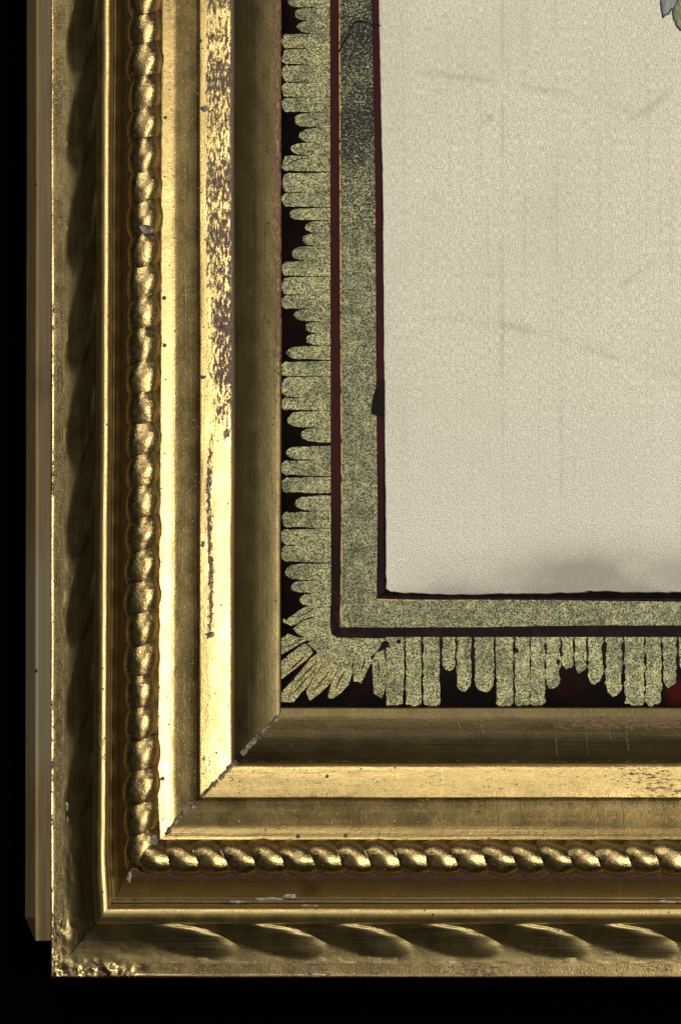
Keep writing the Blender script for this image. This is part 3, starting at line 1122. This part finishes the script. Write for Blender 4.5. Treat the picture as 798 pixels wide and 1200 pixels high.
brk = np.clip(0.55 + 1.3 * fbm(X * 0.03, Y * 0.03, 3), 0, 1)
grey = 0.5 * brk * seg([(495, 86), (560, 92), (620, 102), (690, 116), (735, 130)], 4)
grey += 0.5 * brk * seg([(735, 142), (758, 128), (798, 97)], 4.5)
grey += 0.5 * brk * seg([(500, 371), (545, 373), (600, 383), (650, 395), (698, 410), (735, 425), (798, 441)], 6)
grey += 0.4 * brk * seg([(728, 334), (765, 308)], 3.5)
grey += 0.30 * brk * seg([(650, 0), (652, 330)], 1.6)
for x0, y0, y1, am in [(588, -200, 600, 0.55), (586, 240, 440, 0.25), (524, -50, 150, 0.25), (552, -50, 120, 0.18), (562, 20, 230, 0.2), (575, 40, 120, 0.15), (612, 0, 110, 0.25), (620, 30, 110, 0.2), (657, 410, 580, 0.45), (655, 440, 520, 0.4),
                       (614, 400, 450, 0.3), (688, 400, 470, 0.2), (474, 100, 600, 0.12), (700, 100, 600, 0.1)]:
    grey += am * brk * seg([(x0, y0), (x0 + 0.8, y1)], 1.7)
grey += 0.25 * np.clip(fbm(X * 0.009, Y * 0.004, 4) + 0.05, 0, 1)
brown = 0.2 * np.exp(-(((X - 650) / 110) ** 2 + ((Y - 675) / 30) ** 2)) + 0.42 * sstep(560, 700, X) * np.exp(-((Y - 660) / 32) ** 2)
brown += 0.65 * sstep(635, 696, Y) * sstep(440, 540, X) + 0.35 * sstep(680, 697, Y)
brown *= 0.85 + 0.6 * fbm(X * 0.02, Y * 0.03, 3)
for cx, cy, r_, am in [(573, 138, 5, .5), (507, 232, 6, .45), (518, 234, 4, .35), (486, 14, 5, .35), (455, 385, 5, .5), (512, 108, 4, .2), (483, 243, 2, .5), (491, 174, 1.5, .6), (690, 140, 5, .4)]:
    brown += am * np.exp(-((X - cx) ** 2 + (Y - cy) ** 2) / r_ ** 2) * brk
zz = ZS + 0.00035 * fbm(X * 0.006, Y * 0.006, 3) + 0.0002 * np.exp(-((X - 620) / 120) ** 2 - ((Y - 640) / 20) ** 2)
pts = PA(X, Y, zz)
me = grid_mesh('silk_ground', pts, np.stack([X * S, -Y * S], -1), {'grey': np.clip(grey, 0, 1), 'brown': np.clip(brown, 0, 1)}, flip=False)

b = NB('cream_silk_satin')
co = b.uv_mm()
dg = b.n('ShaderNodeMapping')
b.s(dg.inputs[0], co)
dg.inputs['Rotation'].default_value = (0, 0, math.radians(-58))
tw = b.noise(b.scale(dg.outputs[0], (1.9, 3.6, 1)), 1.0, 2, 0.55)       # short twill floats
wp = b.noise(b.scale(co, (2.6, 0.06, 1)), 1.0, 3, 0.6)                  # warp threads
gl = b.noise(b.scale(co, (3.2, 0.45, 1)), 1.0, 2, 0.6)
cl = b.noise(co, 0.02, 3, 0.5)
c = b.mix(b.step(tw, 0.36, 0.64), (0.40, 0.368, 0.278), (0.86, 0.80, 0.645))
c = b.mix(b.step(wp, 0.52, 0.72, a=0, b=0.42), c, (0.46, 0.38, 0.225))
wl = b.noise(b.scale(co, (0.9, 0.008, 1)), 1.0, 4, 0.7)
c = b.mix(b.step(wl, 0.50, 0.68, a=0, b=0.36), c, (0.40, 0.36, 0.255))
c = b.mix(b.step(gl, 0.57, 0.66, a=0, b=0.8), c, (0.92, 0.87, 0.72))
c = b.mix(b.step(gl, 0.44, 0.34, a=0, b=0.6), c, (0.32, 0.28, 0.19))
c = b.mix(b.step(cl, 0.35, 0.7, a=0, b=0.25), c, (0.50, 0.45, 0.32))
sx = b.sep(co)
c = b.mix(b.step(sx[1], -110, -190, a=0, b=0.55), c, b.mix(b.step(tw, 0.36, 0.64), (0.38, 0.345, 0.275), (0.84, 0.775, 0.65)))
c = b.mix(b.math('MULTIPLY', b.attr('grey'), 0.6), c, (0.22, 0.195, 0.13))
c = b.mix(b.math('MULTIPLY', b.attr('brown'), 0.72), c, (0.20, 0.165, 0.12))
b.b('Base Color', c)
b.b('Roughness', 0.55)
b.b('Specular IOR Level', 0.35)
b.b('Sheen Weight', 0.15)
hh = b.math('ADD', tw, b.math('MULTIPLY', wp, 0.4))
b.b('Normal', b.bump(wp, 0.1, 0.00002))
M['silk'] = b.m
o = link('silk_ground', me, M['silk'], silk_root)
o.location = -sinv

# lining board that carries the silk and the mat
me = slab('lining_board', [(332, TOP + 4), (332, 826), (RIGHT - 6, 826), (RIGHT - 6, TOP + 4)], 0.0004, 0.0098, M['wood'])
o = link('lining_board', me, M['wood'], silk_root, smooth=False)
o.location = -sinv

# embroidered leaf tip
Zm = 11.4
L1 = [(728 + x_ / Zm, y_ / Zm) for x_, y_ in [(525, 0), (538, 130), (552, 236), (580, 196), (620, 188), (662, 115), (700, 110)]]
leafA = [(772, -70), (770, -35), (772.5, -12)] + L1 + [(795, -4), (806, -40), (800, -75)]
L2 = [(728 + x_ / Zm, y_ / Zm) for x_, y_ in [(700, 108), (688, 190), (712, 285), (742, 345), (782, 396)]]
leafB = L2 + [(801, 34), (812, 26), (822, 30), (830, 8), (828, -30), (808, -60), (800, -30), (793, 2)]


def stitch_mat(name, c1, c2, ang):
    b = NB(name)
    co = b.obj_mm()
    mp = b.n('ShaderNodeMapping')
    b.s(mp.inputs[0], co)
    mp.inputs['Rotation'].default_value = (0, 0, math.radians(ang))
    th = b.noise(b.scale(mp.outputs[0], (3.6, 0.35, 1)), 1.0, 2, 0.5)
    b.b('Base Color', b.mix(b.step(th, 0.35, 0.65), c1, c2))
    b.b('Roughness', 0.55)
    b.b('Normal', b.bump(th, 0.6, 0.0003))
    return b.m


M['lfA'] = stitch_mat('grey_green_stitches', (0.12, 0.14, 0.13), (0.26, 0.28, 0.25), 4)
M['lfB'] = stitch_mat('olive_stitches', (0.09, 0.12, 0.06), (0.34, 0.32, 0.15), -14)
M['outl'] = stitch_mat('dark_outline_stitches', (0.012, 0.016, 0.02), (0.06, 0.07, 0.075), 40)


def dome_leaf(poly, mat, z):
    """padded stitching: polygon raised a little in its middle"""
    pts = wob(poly + [poly[0]], 0.2, 6)[:-1]
    cx = sum(p[0] for p in pts) / len(pts)
    cy = sum(p[1] for p in pts) / len(pts)
    rings = [(1.0, 0.0), (0.9, 0.00035), (0.6, 0.0005)]
    n = len(pts)
    v, fc = [], []
    for k, dz in rings:
        v += [P(cx + (x_ - cx) * k, cy + (y_ - cy) * k, z + dz) for x_, y_ in pts]
    v.append(P(cx, cy, z + 0.0005))
    for r in range(2):
        for i in range(n):
            j = (i + 1) % n
            fc.append((r * n + i, r * n + j, (r + 1) * n + j, (r + 1) * n + i))
    for i in range(n):
        fc.append((2 * n + i, 2 * n + (i + 1) % n, 3 * n))
    o = link('embroidered_leaf', mesh_of('embroidered_leaf', v, fc), mat, silk_root)
    o.location = -sinv
    return o, pts


for poly, mk, z in ((leafA, 'lfA', ZS + 0.0002), (leafB, 'lfB', ZS + 0.00028)):
    o, pts = dome_leaf(poly, M[mk], z)
    loop = wob(poly + [poly[0]], 0.45, 2.4)
    vp = [Vector(P(x_, y_, z + 0.00015)) for x_, y_ in loop]
    rr_ = random.Random(5)
    # outline cord
    v, fc = [], []
    n = len(vp)
    for i, p in enumerate(vp):
        t = vp[min(i + 1, n - 1)] - vp[max(i - 1, 0)]
        t.z = 0
        t.normalize()
        nn = Vector((-t.y, t.x, 0))
        w = S * rr_.uniform(0.9, 1.6)
        v += [p + nn * w - Vector((0, 0, 0.0003)), p + Vector((0, 0, 0.00045)), p - nn * w - Vector((0, 0, 0.0003))]
    for i in range(n - 1):
        for k in range(2):
            a = i * 3 + k
            fc.append((a, a + 1, a + 4, a + 3))
    q = link('outline_stitch', mesh_of('outline_stitch', v, fc), M['outl'], o)
